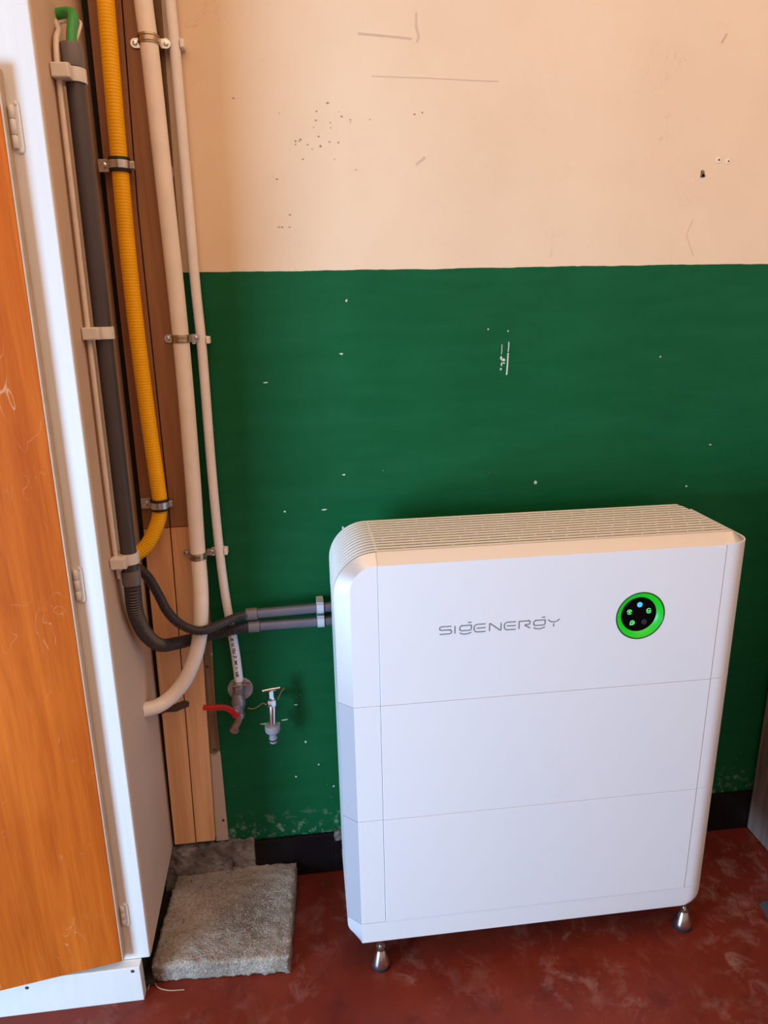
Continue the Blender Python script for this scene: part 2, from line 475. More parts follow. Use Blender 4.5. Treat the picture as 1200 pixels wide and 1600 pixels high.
BB = {'_org': Vector((0,0,0))}
core = struct('baseboard_back', MB().box(-.55, 1.6, -.004, 0, 0, .112), M_MORTAR)
BB['_o'] = core
rough_block('mortar_patch', M_MORTAR, BB, -.540, -.366, -.022, -.001, 0, .126, 6, .010, 26)
rough_block('mortar_patch', M_MORTAR, BB, -.366, -.309, -.014, -.001, 0, .128, 5, .006, 40)
xt = -.307
widths = [.208, .20, .205, .205, .205, .205, .205, .205]
for i, wd in enumerate(widths):
    z1 = .122 if i != 1 else .098
    MB().box(xt + .001, xt + wd - .001, -.0125, -.003, .001, z1).build('baseboard_tile', M_TILE, BB, bevel=.0015)
    xt += wd
rough_block('broken_mortar', M_MORTAR, BB, -.098, .04, -.010, -.001, .098, .126, 4, .006, 45)

# things painted / fixed on the back wall: filler plugs, nail hole, chips, scuffs
for (x, z, s) in ((.7856, 1.738, 1.0), (.8077, 1.7355, .9)):
    pl = MB().lathe([(.0065 * s, 0), (.0062 * s, -.0010), (.0022 * s, -.0012)], (x, 0, z), (0, 1, 0), 14).build('wall_plug', M_PCHIP, W, smooth=40)
    MB().lathe([(.0021 * s, -.0013), (.0005, -.0016)], (x, 0, z), (0, 1, 0), 10).build('plug_hole', M_HOLE, under(pl))
def blob(mb, x, z, r, n=9, th=.0006, sx=1.0, sz=1.0, seed=0):
    rn = random.Random(seed); pts = []
    for k in range(n):
        a = 2 * PI * k / n; rr = r * rn.uniform(.55, 1.15)
        pts.append((x + rr * math.cos(a) * sx, -th, z + rr * math.sin(a) * sz))
    mb.prism(pts, (0, th + .0004, 0))
mb = MB(); blob(mb, .7512, 1.7106, .0075, 11, .0012, .8, 1.15, 3); blob(mb, .7545, 1.7065, .004, 8, .0012, 1, 1, 5)
mb.build('nail_hole', M_HOLE2, W)
mb = MB(); blob(mb, .7325, 1.6975, .0022, 8, .001, 1, 1, 4); mb.build('filler_dab', M_PCHIP, W)
ch = MB(); k = 0
for (x, z, r, sx, sz) in ((-.019,1.466,.003,1,1),(-.20,1.300,.004,1.2,.5),(-.034,1.356,.004,1.3,.6),(.412,1.049,.005,1,1),(-.176,1.008,.0025,1,1),
        (-.087,1.008,.004,1.8,.5),(-.038,1.088,.004,1.3,.6),(.694,1.33,.0022,1,1),(-.045,.962,.0045,.7,1),(.321,1.338,.0032,.8,1.6),
        (.326,1.333,.005,1.1,.7),(.322,1.324,.003,.7,1.6),(.327,1.326,.003,1.4,.6),(.321,1.313,.0028,1,1),(-.06,.555,.003,1,1),(-.178,.508,.004,1.4,.5),
        (-.208,.468,.006,1.6,.35),(-.256,.462,.009,1.9,.3),(-.228,.46,.007,1.2,.5),(-.16,.40,.003,1,1),(-.13,.33,.0025,1,1),(-.19,.30,.003,1,1),(-.095,.26,.003,1,1),
        (.29,1.40,.002,1,1),(.335,1.395,.002,1,1),(.84,1.12,.003,1,.7),(.79,1.02,.003,1,.8)):
    k += 1; blob(ch, x, z, r, 9, .0005, sx, sz, k)
for (x0, z0, x1, z1, wd) in ((.3375,1.372,.3365,1.350,.0022),(.3365,1.348,.3345,1.300,.0032),(.322,1.367,.3213,1.345,.0014)):
    ch.ribbon([(x0, -.0001, z0), ((x0+x1)/2 + .0004, -.0001, (z0+z1)/2), (x1, -.0001, z1)], wd, (0, -1, 0), .0004)
ch.build('paint_chips', M_CHIP, W)['kind'] = 'stuff'
sc_ = MB()
def wl(pts, wd): sc_.ribbon([(x, -.0001, z) for x, z in pts], wd, (0, -1, 0), .0003)
wl([(.045,1.886),(.16,1.884),(.245,1.881),(.30,1.880)], .0016)
wl([(.02,1.958),(.07,1.955),(.125,1.951)], .004)
wl([(.134,1.995),(.134,1.97),(.139,1.955),(.135,1.945)], .004)
wl([(.74,1.62),(.728,1.59),(.750,1.545)], .0012)
wl([(.15,1.742),(.132,1.728)], .005)
wl([(.765,1.955),(.775,1.972)], .004)
sc_.build('scuff_marks', M_SCUFF, W)['kind'] = 'stuff'
pit = MB(); k = 50
for _ in range(26):
    k += 1; x = random.gauss(-.055, .05); z = random.gauss(1.79, .035); blob(pit, x, z, random.uniform(.0008, .0026), 7, .0004, 1.3, .8, k)
for (x, z) in ((-.225,1.845),(-.128,1.635),(-.13,1.612),(-.145,1.612),(-.152,1.612),(.13,1.82),(.145,1.823)):
    k += 1; blob(pit, x, z, .002, 7, .0004, 1.5, .8, k)
pit.build('pitted_specks', M_RUST, W)['kind'] = 'stuff'

LEAN = .0145
# ------------------------------------------------------------------ corner boarding: two pine boards and the old strip
def board(zs, xl, xr, yf, yb):
    mb = MB(); n = len(zs); vs = []
    for z, a, b in zip(zs, xl, xr): vs += [(a, yf, z), (b, yf, z), (b, yb, z), (a, yb, z)]
    fs = [(0, 1, 2, 3), tuple((n-1)*4 + i for i in (3, 2, 1, 0))]
    for i in range(n - 1):
        for j in range(4):
            fs.append((i*4+j, i*4+(j+1) % 4, i*4+4+(j+1) % 4, i*4+4+j))
    return mb.add(vs, fs)
bd = thing('corner_boarding', 'upright varnished pine boards fixed in the corner behind the pipes', 'boards', (-.44, 0, .14))
zz = [.146, .991, 1.085, 1.64, 2.0, 2.65]
eL = [-.505, -.487, -.485, -.479, -.471, -.463]; eM = [-.4528, -.4294, -.4271, -.4236, -.4106, -.400]; eR = [-.4045, -.3785, -.3760, -.3635, -.3605, -.355]
def cut(v, hi): return v[1:] if hi else v[:2]
for hi, mt in ((False, M_PINE), (True, M_PINE2)):
    zc_ = cut(zz, hi); zc_[0 if hi else -1] += .0008 if hi else -.0008
    board(zc_, cut(eL, hi), [x - .0012 for x in cut(eM, hi)], -.022, -.001).build('board', mt, bd, bevel=.0012)
    board(zc_, [x + .0012 for x in cut(eM, hi)], cut(eR, hi), -.021, -.001).build('board', mt, bd, bevel=.0012)
ts = tag(board([.132, .55, .866, 1.303, 1.53, 1.712, 2.0, 2.65], [-.4040, -.391, -.381, -.369, -.3655, -.363, -.360, -.3545],
      [-.3726, -.3712, -.3596, -.3545, -.3520, -.3500, -.3440, -.338], -.008, -.001).build('edge_strip', M_STRIP, bd, bevel=.001), 'old strip with peeling paint')
for z, x in ((.635, -.382), (.195, -.381), (.405, -.385)):
    MB().lathe([(.0036, -.0081), (.0034, -.0089), (.0005, -.0090)], (x, 0, z), (0, 1, 0), 10).build('nail_head', M_HOLE, under(ts))

board(zz, [-.5155 + LEAN * (z - .1) + .0025 for z in zz], [x - .0004 for x in eL], -.0045, -.0005).build('gap_shade_strip', M_GAPSHADE, bd)  # added dark strip: paints the shade of the gap beside the boards

# ------------------------------------------------------------------ built-in cupboard on the left (leans a little, like the photo's)
LEAN = .0145
def lean(mb):
    for v in mb.v: v.x += LEAN * (v.z - .1)
    return mb
cb = thing('built_in_cupboard', 'built-in cupboard with orange-brown wooden door ajar, white frame and beige side', 'cupboard', (-.9, -.15, 0))
side = tag(lean(MB().add([(-.516,-.293,.098),(-.5135,-.002,.134),(-.5135,-.002,2.66),(-.516,-.293,2.66),(-.536,-.293,.098),(-.5335,-.002,.134),(-.5335,-.002,2.66),(-.536,-.293,2.66)],
     [(0,1,2,3),(4,7,6,5),(0,4,5,1),(1,5,6,2),(2,6,7,3),(3,7,4,0)])).build('side_panel', M_SIDE, cb, bevel=.002), 'beige painted side panel')
lean(MB().box(-.576, -.5175, -.298, -.274, .0935, 2.66)).build('frame_stile', M_FRAME, cb, bevel=.003, seg=3)
lean(MB().box(-1.254, -.5765, -.298, -.274, 1.8025, 2.66)).build('top_rail', M_FRAME, cb, bevel=.003, seg=3)
lean(MB().box(-1.32, -1.255, -.298, -.274, .0935, 2.66)).build('frame_stile', M_FRAME, cb, bevel=.003)
lean(MB().box(-1.32, -1.30, -.273, -.002, .0, 2.66)).build('side_panel', M_SIDE, cb)
MB().box(-1.30, -.54, -.028, -.008, .098, 2.6).build('back_panel', M_SIDE, cb)
MB().box(-.552, -.545, -.290, -.010, .0, .112).build('void_shade_board', M_GAPSHADE, cb)  # added dark board: paints the shade in the void under the cupboard
kb = MB().box(-1.32, -.5365, -.319, -.296, .0, .0935).build('kick_board', M_FRAME, cb, bevel=.0015)
MB().lathe([(.0042, 0), (.0036, -.0008), (.0005, -.001)], (-.552, -.319, .084), (0, 1, 0), 12).build('nail_head', M_HOLE, under(kb))
MB().lathe([(.0042, 0), (.0036, -.0008), (.0005, -.001)], (-.772, -.319, .073), (0, 1, 0), 12).build('nail_head', M_HOLE, under(kb))
# door: hinged at the right, opening towards the room
TH = math.radians(8.8)
def door_pt(u, d, z):   # u from hinge edge leftwards, d thickness back
    return Vector((-.568 - u * math.cos(TH) + d * math.sin(TH) * 0, -.316 - u * math.sin(TH) + d, z + .0))
def dprism(u0, u1, d0, d1, z0, z1):
    c = [door_pt(u0, d0, z0), door_pt(u1, d0, z0), door_pt(u1, d1, z0), door_pt(u0, d1, z0)]
    c += [p + Vector((0, 0, z1 - z0)) for p in c]
    return lean(MB().add(c, [(0,1,2,3),(4,7,6,5),(0,4,5,1),(1,5,6,2),(2,6,7,3),(3,7,4,0)]))
dr = dprism(.0035, .66, 0, .0172, .1115, 1.805).build('door', M_DOOR, cb, bevel=.001)
D = under(dr)
dprism(0, .0033, 0, .0172, .1115, 1.805).build('edge_lipping', M_DOOREDGE, D, bevel=.0008)
for zc, hl in ((1.727, .030), (.975, .029), (.217, .024)):
    xh = -.5618 + LEAN * (zc - .1) ; yh = -.3005
    hg = MB()
    def seg(z0, z1, r): hg.lathe([(r * .8, z0 - zc), (r, z0 - zc + .0012), (r, z1 - zc - .0012), (r * .8, z1 - zc)], (xh, yh, zc), (LEAN, 0, 1), 12)
    seg(zc - hl, zc - hl * .38, .0045); seg(zc - hl * .36, zc + hl * .36, .0045); seg(zc + hl * .38, zc + hl, .0045)
    n = 8; pts = []
    for sgn in (1, -1):
        for k in range(n + 1):
            a = PI * k / n
            pts.append((xh + .005 + sgn * .0062 * math.cos(a) + LEAN * sgn * hl, -.2982, zc + sgn * (hl * 1.0 + .0070 * math.sin(a))))
    hg.prism(pts, (0, -.0014, 0))
    for sgn in (1, -1):
        hg.lathe([(.0030, 0), (.0026, -.0010), (.0010, -.0014)], (xh + .0062 + LEAN * sgn * hl, -.2995, zc + sgn * (hl + .0028)), (0, 1, 0), 10)
    ho = hg.build('hinge', M_FRAME, D, smooth=40)

# ------------------------------------------------------------------ battery
Y0 = -.338
XL, XO = -.054, -.083          # left: front edge, outer edge of the chamfer
YC = -.312                     # back edge of the chamfers
XR0, RR = .701, .049           # right: start of the rounded corner, its radius
XR = XR0 + RR
YB = -.098                     # back
ZS = [.107, .1595, .4265, .6965, .992]
ZD = 1.009
bt = thing('home_battery', 'large white home battery cabinet with ribbed top and green light ring', 'battery', (.33, -.22, 0))
g = .00045
# left covers, one per module
arcI = [( -.001 - .053 * math.cos(PI / 2 * k / 18), .939 + .053 * math.sin(PI / 2 * k / 18)) for k in range(19)]
arcO = [( -.001 - .082 * math.cos(PI / 2 * k / 18), .927 + .082 * math.sin(PI / 2 * k / 18)) for k in range(19)]
for lo in (1, 2, 3):
    z0, z1 = ZS[lo] + g, ZS[lo + 1] - g
    if lo < 3: I = [(XL, z0), (XL, z1)]; O = [(XO, z0), (XO, z1)]
    else:
        I = [(XL, z0)] + arcI; O = [(XO, z0)] + arcO
    m = len(I); vs = []; fs = []
    for (ix, iz), (ox, oz) in zip(I, O):
        vs += [(-.0012, Y0, iz), (ix, Y0, iz), (ox, YC, oz), (ox, YC + .005, oz)]
    for k in range(m - 1):
        for j in range(3): fs.append((k*4+j, k*4+j+1, k*4+5+j, k*4+4+j))
    b = MB().add(vs, fs); face_to(b, (-.5, -1, .3))
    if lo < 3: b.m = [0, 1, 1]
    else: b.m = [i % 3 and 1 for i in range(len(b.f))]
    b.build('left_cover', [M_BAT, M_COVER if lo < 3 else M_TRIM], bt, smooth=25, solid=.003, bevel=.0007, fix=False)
# front panels
for lo in (1, 2):
    MB().box(-.0004, .6890, Y0 - .0012, Y0 + .004, ZS[lo] + g, ZS[lo + 1] - g).build('front_panel', M_BAT, bt, bevel=.0008)
CX, CZ, RO = .5225, .8528, .0500
x0, x1, z0, z1 = -.0004, .6890, ZS[3] + g, ZS[4] - g
angs = sorted([2 * PI * k / 64 for k in range(64)] + [math.atan2(z - CZ, x - CX) % (2 * PI) for x in (x0, x1) for z in (z0, z1)])
vs = []; fs = []
for a in angs:
    c, s = math.cos(a), math.sin(a)
    tx = ((x1 - CX) / c if c > 0 else (x0 - CX) / c) if abs(c) > 1e-9 else 1e9
    tz = ((z1 - CZ) / s if s > 0 else (z0 - CZ) / s) if abs(s) > 1e-9 else 1e9
    q = min(tx, tz)
    vs += [(CX + RO * c, Y0 - .0012, CZ + RO * s), (CX + q * c, Y0 - .0012, CZ + q * s)]
n = len(angs)
for k in range(n): fs.append((2*k, 2*k+1, 2*((k+1) % n)+1, 2*((k+1) % n)))
b = face_to(MB().add(vs, fs), (0, -1, 0))
b.build('front_panel', M_BAT, bt, solid=.005, bevel=.0007, fix=False)
# right covers
def plan_right(off=0.0, n=14):
    pts = [(.6898, Y0)]
    for k in range(n + 1):
        a = PI / 2 * k / n
        pts.append((XR0 + (RR - off) * math.sin(a) - 0, Y0 + RR - (RR - off) * math.cos(a) - 0))
    pts.append((XR - off, YB)); return pts
for lo in (1, 2, 3):
    za, zb = ZS[lo] + g, ZS[lo + 1] - (g if lo < 3 else -.0015)
    P = plan_right(); vs = []; fs = []
    for x, y in P: vs += [(x, y, za), (x, y, zb)]
    for k in range(len(P) - 1): fs.append((2*k, 2*k+2, 2*k+3, 2*k+1))
    face_to(MB().add(vs, fs), (1, -1, 0)).build('right_cover', M_BAT, bt, smooth=35, solid=.003, bevel=.0007, fix=False)
# base: loft with rounded lower corners
lev = [ZS[1] - g, .142, .135, .128, .121, .115, .110, .1073]
vs = []; fs = []
for z in lev:
    if z < .141: c = math.acos(min(1, max(-1, (.141 - z) / .034))) ; ox = XO + .028 * (1 - math.sin(c))
    else: ox = XO
    off = 0 if z > .128 else .016 * (1 - math.sqrt(max(0, 1 - ((.128 - z) / .021) ** 2)))
    row = [(ox, -.110, z), (ox, YC, z), (XL, Y0, z), (.30, Y0, z)]
    nn = 12
    for k in range(nn + 1):
        a = PI / 2 * k / nn
        row.append((XR0 - off + RR * math.sin(a), Y0 + RR - RR * math.cos(a) + off * math.sin(a) * 0, z))
    row.append((XR - off, -.110, z)); vs += [Vector(q) for q in row]
L_ = len(row)
for i in range(len(lev) - 1):
    for k in range(L_): fs.append((i*L_+k, i*L_+(k+1) % L_, (i+1)*L_+(k+1) % L_, (i+1)*L_+k))
fs.append(tuple((len(lev)-1)*L_ + k for k in range(L_))); fs.append(tuple(k for k in range(L_ - 1, -1, -1)))
b = MB().add(vs, fs)
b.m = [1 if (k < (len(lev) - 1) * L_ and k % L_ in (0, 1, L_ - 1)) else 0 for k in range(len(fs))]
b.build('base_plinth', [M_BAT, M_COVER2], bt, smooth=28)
# body behind the covers
poly = [(-.079, .150), (XO + .0006, .165), (XO + .0006, .872), (-.0712, .880), (-.0712, .927)]
poly += [(-.001 - .0702 * math.cos(PI / 2 * k / 14), .927 + .0702 * math.sin(PI / 2 * k / 14)) for k in range(1, 15)]
poly += [(.7265, .9972), (.7265, .990), (XR - .0032, .990), (XR - .0032, .150)]
MB().prism([(x, YC + .0052, z) for x, z in poly], (0, YB - YC - .0052, 0)).build('body', M_BATSIDE, bt, smooth=30)
MB().prism([(x, Y0 + .0135, z) for x, z in ((-.046, .155), (.70, .155), (.70, .986), (-.001, .986), (-.046, .939))], (0, .016, 0)).build('seam_backing', M_SEAM, bt)
# dark bed between the fins
prof = [(.727, .9978), (-.001, .9978)] + [(-.001 - .0709 * math.sin(PI / 2 * k / 16), .927 + .0709 * math.cos(PI / 2 * k / 16)) for k in range(1, 17)] + [(-.0719, .882)]
vs = []; fs = []
for x, z in prof: vs += [(x, YC + .0056, z), (x, YB - .001, z)]
for k in range(len(prof) - 1): fs.append((2*k, 2*k+1, 2*k+3, 2*k+2))
face_to(MB().add(vs, fs), (-.2, 0, 1)).build('vent_bed', M_VENT, bt, smooth=40, fix=False)
# top edge: sloping band along the front and around the right corner
A = [(-.0005, Y0, ZS[4])] + [(x, y, ZS[4]) for x, y in [(.20, Y0), (.45, Y0)] + plan_right(.0035, 14)]
B = [(-.0005, YC + .002, ZD), (.20, YC + .002, ZD), (.45, YC + .002, ZD), (.690, YC + .002, ZD)]
B += [(.7120 + .0145 * math.sin(PI / 2 * k / 14), YC + .0165 - .0145 * math.cos(PI / 2 * k / 14), ZD - .0085 * (k / 14) ** 2) for k in range(15)]
B += [(.7265, YB - .004, ZD - .0085)]
vs = []; fs = []
for a, b_ in zip(A, B):
    a, b_ = Vector(a), Vector(b_)
    vs += [a + (Vector((0, .0, -.004))), a, a.lerp(b_, .97), b_ + Vector((0, 0, 0)), Vector((b_.x, b_.y, .9975))]
m = len(A)
for k in range(m - 1):
    for j in range(4): fs.append((k*5+j, k*5+j+1, k*5+6+j, k*5+5+j))
face_to(MB().add(vs, fs), (.1, -.5, 1)).build('top_band', M_TRIM, bt, smooth=35, fix=False)
# fins
pitch = .01585; fins_y = [YC + .0105 + pitch * k for k in range(13)]
def fin_path(r, xe=.7225):
    pts = [(xe, .927 + r - .012)] + [(xe - .012 + .012 * math.cos(PI / 2 * k / 5), .927 + r - .012 + .012 * math.sin(PI / 2 * k / 5)) for k in range(1, 6)]
    pts += [(-.001 - r * math.sin(PI / 2 * k / 18), .927 + r * math.cos(PI / 2 * k / 18)) for k in range(19)] + [(-.001 - r, .870)]
    return pts
for i, y in enumerate(fins_y):
    xe = .7235 - (0, 0, 0, 0, 0, 0, 0, 0, 0, 0, 0, .001, .005)[i]
    fo = fin_path(.082, xe); fi = [(min(x, .7225), z) for x, z in fin_path(.0808, xe)]
    hw = .0048
    vs = []; fs = []
    for (ox, oz), (ix, iz) in zip(fo, fi):
        vs += [(ox, y - hw, oz), (ox, y + hw, oz), (ix, y + hw, iz), (ix, y - hw, iz)]
    m = len(fo)
    for k in range(m - 1):
        for j in range(4): fs.append((k*4+j, k*4+(j+1) % 4, k*4+4+(j+1) % 4, k*4+4+j))
    fs += [(0, 1, 2, 3), tuple((m-1)*4 + j for j in (3, 2, 1, 0))]
    MB().add(vs, fs).build('fin', M_FIN, bt, smooth=30)
br = MB()
for i, y in enumerate(fins_y[:-1]):
    for j in range(8):
        x = .055 + j * .096 - i * .0085 + (.05 if i % 2 else 0)
        if .0 < x < .71: br.box(x, x + .0016, y + .0043, y + pitch - .0043, .9985, ZD - .0008)
    br.box(.0015, .0035, y + .0043, y + pitch - .0043, .9985, ZD - .0008)
br.build('fin_bridges', M_FIN, bt)['kind'] = 'stuff'
# small vent holes on the left side
vh = MB()
for k in range(16):
    for j in range(3):
        vh.lathe([(.0016, 0), (.0012, -.0004)], (XO + .0004, -.285 + .012 * j, .70 + .0085 * k), (1, 0, 0), 6)
vh.build('side_vent_holes', M_SEAM, bt)['kind'] = 'stuff'
# display: recessed black disc in a glowing ring
yf = Y0 - .0012
MB().lathe([(RO + .0008, -.0004), (RO - .0002, -.0010), (RO - .0018, -.0002), (RO - .0022, .002)], (CX, yf, CZ), (0, 1, 0), 64, caps=False).build('bezel', M_DKGREEN, bt, smooth=60)
def open_lathe(prof, m, nm, par):
    mb = MB(); mb.lathe(prof, (CX, yf, CZ), (0, 1, 0), 64, caps=False)
    return face_to(mb, (0, -1, 0)).build(nm, m, par, smooth=60, fix=False)
ring = open_lathe([(RO - .0019, .0), (RO - .006, .0026), (.0372, .0065), (.0362, .0085)], M_RING, 'light_ring', bt)
disc = MB().lathe([(.0375, .012), (.0375, .0072), (.030, .0068), (.0005, .0066)], (CX, yf, CZ), (0, 1, 0), 48).build('display', M_BLACK, bt, smooth=60)
DP = under(disc)
def led(ang, kind):
    x, z = CX + .0212 * math.cos(math.radians(ang)), CZ + .0212 * math.sin(math.radians(ang))
    y = yf + .0064
    mb = MB()
    def arc(r, a0, a1, wd, n=14):
        mb.ribbon([(x + r * math.cos(a0 + (a1 - a0) * k / n), y, z + r * math.sin(a0 + (a1 - a0) * k / n)) for k in range(n + 1)], wd, (0, -1, 0), .0005)
    def dot(r, dx=0, dz=0): mb.lathe([(r, 0), (r, -.0006), (.0004, -.0008)], (x + dx, y, z + dz), (0, 1, 0), 14)
    if kind == 'blue': dot(.0056); return mb.build('indicator', M_LEDB, DP)
    if kind == 'off': arc(.0044, 0, 2 * PI, .0009, 20); dot(.0013); return mb.build('indicator', M_LEDO, DP)
    if kind == 'l': arc(.0046, .1, PI * 1.0, .0016); arc(.0046, PI * 1.15, PI * 1.85, .0012); dot(.0022)
    if kind == 'r': arc(.0050, PI * .25, PI * .95, .0014); mb.ribbon([(x - .0045, y, z + .0012), (x, y, z - .0006), (x + .0045, y, z + .0012)], .0018, (0, -1, 0), .0005); arc(.0046, PI * 1.1, PI * 1.9, .0016)
    if kind == 'b': arc(.0042, 0, 2 * PI, .0017, 20); dot(.0016, .0004, 0); mb.ribbon([(x - .0038, y, z - .0005), (x - .0038, y, z - .0055)], .0016, (0, -1, 0), .0005)
    return mb.build('indicator', M_LEDG, DP)
led(90, 'blue'); led(18, 'r'); led(-54, 'off'); led(-126, 'b'); led(162, 'l')
# maker's lettering on the top front panel
def corner_arc(cx, cz, r, a0, a1, n=5):
    return [(cx + r * math.cos(math.radians(a0 + (a1 - a0) * k / n)), cz + r * math.sin(math.radians(a0 + (a1 - a0) * k / n))) for k in range(n + 1)]
HH = 66
GL = {
 'S': [[(97, HH), (16, HH)] + corner_arc(14, HH - 15, 15, 90, 270) + [(82, HH - 31)] + corner_arc(82, 18, 17, 90, -90) + [(0, 1)]],
 'I': [[(0, 0), (0, HH)]],
 'G': [[(97, 64), (20, 64)] + corner_arc(20, 46, 18, 90, 180) + corner_arc(18, 38, 18, 180, 270) + [(80, 20)] + corner_arc(82, 36, 16, 270, 360) + [(98, 66)],
       [(68, 88), (98, 88)], [(2, 2), (14, -5), (32, -10), (50, -11), (68, -9), (86, -4), (98, 3)]],
 'E': [[(97, HH), (30, HH)] + corner_arc(28, HH - 28, 28, 90, 180) + corner_arc(28, 28, 28, 180, 270) + [(97, 0)], [(22, 33), (97, 33)]],
 'N': [[(0, 0), (0, HH - 4), (5, HH), (88, 2), (96, 4), (97, HH)]],
 'R': [[(0, 0), (0, HH), (78, HH)] + corner_arc(78, HH - 16, 16, 90, -90) + [(52, HH - 32), (50, HH - 38), (96, 0)]],
 'Y': [[(0, 64), (12, 52), (30, 43), (49, 41), (68, 43), (86, 52), (98, 64)], [(49, 26), (49, 0)]]}
# pen widths in local units; 1 unit is about a quarter of a millimetre
U = .000237
xo = 0
starts = {0: ('S', 0), 1: ('I', 126), 2: ('G', 165), 3: ('E', 285), 4: ('N', 415), 5: ('E', 539), 6: ('R', 664), 7: ('G', 787), 8: ('Y', 910)}
for k in range(9):
    chh, xs = starts[k]
    mb = MB()
    for stroke in GL[chh]:
        mb.ribbon([(.1168 + (xs + px) * U, yf - .0001, .8432 + pz * U * 1.03) for px, pz in stroke], 9.0 * U, (0, -1, 0), .0003)
    mb.build('letter', M_LOGO, bt)
# feet
for fx, fy in ((-.0105, -.303), (.7235, -.297), (-.0105, -.14), (.7235, -.14)):
    ft = MB().lathe([(.0052, .1075), (.0052, .056), (.0105, .055), (.0105, .0475), (.0078, .0465), (.0102, .0440), (.0208, .0165), (.0215, .0125), (.0215, .010)], (fx, fy, 0), (0, 0, 1), 28).build('foot', M_STEEL, bt, smooth=25)
    MB().lathe([(.0215, .010), (.0225, .009), (.0225, .0015), (.0215, .0)], (fx, fy, 0), (0, 0, 1), 28).build('rubber_pad', M_RUBBER, under(ft), smooth=30)

# ------------------------------------------------------------------ concrete paver
pv = rough_block('concrete_paver', M_CONC, None, -.519, -.209, -.289, -.006, 0, .048, 9, .0056, 60, 80, math.radians(-3.2), .0030)
tag(pv, 'square rough grey concrete paver lying on the red floor beside the cupboard', 'paver')

# ------------------------------------------------------------------ pipes and conduits
def ribbed(path, r, depth, pit, n=18):
    """corrugated hose: two rings per period"""
    p = resample(catmull(path, .003), pit / 4)
    return MB().tube(p, lambda i: r - depth * (0.0 if i % 4 in (0, 1) else 1.0), n)
def plug(mb, c, ax, r0, r1, h0, h1, n=24):
    ax = Vector(ax).normalized()
    mb.lathe([(r0, h0), (r1, h0 + .0005), (r1, h1 - .0005), (r0, h1)], c, ax, n); return mb

# dark rigid conduit on the cupboard side
cp = [(-.4625, -.205, 1.8638), (-.4647, -.208, 1.70), (-.4686, -.2115, 1.4179), (-.4722, -.2130, 1.1371), (-.4746, -.2135, .9808), (-.4751, -.2135, .9447)]
RC = .0150
cn = thing('vertical_conduit', 'straight dark grey conduit running down the beige cupboard side', 'conduit', (-.475, -.213, .94))
MB().tube(catmull(cp, .05), RC, 24).build('pipe', M_COND, cn, smooth=50)
d0 = (Vector(cp[1]) - Vector(cp[0])).normalized()
mb = MB(); mb.lathe([(.0135, .000), (.0178, .0), (.0182, .002), (.0182, .030), (.0176, .034), (RC, .0345)], Vector(cp[0]) - d0 * .004, d0, 28)
mb.build('coupling', M_COUP, cn, smooth=35)
mb = MB(); mb.lathe([(RC, 0), (.0176, .001), (.0180, .003), (.0180, .028), (.0172, .030), (.012, .0305)], (-.4748, -.2135, .967), (-.01, 0, -1), 28)
mb.build('coupling', M_COUP, cn, smooth=35)

def side_clip(c, label):
    c = Vector(c)
    o = thing('conduit_clip', label, 'clip', c, 'white clips on the dark upright conduit')
    xs = -.516 + LEAN * (c.z - .1) + .0014
    MB().lathe([(.0156, -.0105), (.0188, -.0105), (.0188, .0105), (.0156, .0105), (.0156, -.0105)], c, (LEAN, 0, 1), 28).build('strap', M_CLIP, o, smooth=35)
    MB().box(xs, c.x - .0145, c.y - .018, c.y + .018, c.z - .010, c.z + .010).build('block', M_CLIP, o, bevel=.0015)
    MB().box(xs, c.x + .001, c.y - .0375, c.y - .0182, c.z - .0105, c.z + .0105).build('catch', M_CLIP, o, bevel=.002)
    rb = MB()
    for k in range(4): rb.box(xs + .006, c.x + .0022, c.y - .0368 + .0048 * k, c.y - .0346 + .0048 * k, c.z - .0102, c.z + .0102)
    rb.build('grip_ridges', M_CLIP, o)
side_clip((-.4632, -.2056, 1.822), 'white plastic clip just under the top coupling of the dark conduit')
side_clip((-.4686, -.2115, 1.418), 'middle white plastic clip on the dark upright conduit')
side_clip((-.4744, -.2134, .993), 'white plastic clip just above the bottom coupling of the dark conduit')

# corrugated conduits
thick = [(-.4752, -.2135, .950), (-.4752, -.2145, .9258), (-.4790, -.203, .8827), (-.4800, -.183, .8439), (-.4762, -.148, .793), (-.4592, -.105, .7477), (-.4276, -.070, .7337), (-.3914, -.047, .7306), (-.3523, -.0425, .7369), (-.3123, -.045, .7445), (-.2700, -.046, .7513)]
pth = resample(catmull(thick, .003), .00155)
N = len(pth)
o = MB().tube(pth, lambda i: (.0168 - .0035 * i / N) - (0 if i % 4 in (0, 1) else .0024), 20).build('corrugated_conduit', M_FLEX, smooth=40)
tag(o, 'thick black corrugated conduit looping behind the wide cream pipe', 'conduit')
thin = [(-.5015, -.128, .946), (-.4900, -.130, .944), (-.4774, -.130, .9361), (-.4639, -.125, .9146), (-.4495, -.120, .875), (-.4351, -.115, .8302), (-.4114, -.108, .7948), (-.3746, -.102, .7743), (-.3379, -.081, .7744), (-.3038, -.060, .7798), (-.270, -.047, .7813)]
pth2 = resample(catmull(thin, .003), .00135)
o = MB().tube(pth2, lambda i: .0106 - (0 if i % 4 in (0, 1) else .0018), 18).build('corrugated_conduit', M_FLEX, smooth=40)
tag(o, 'thin black corrugated conduit crossing in front of the wide cream pipe', 'conduit')

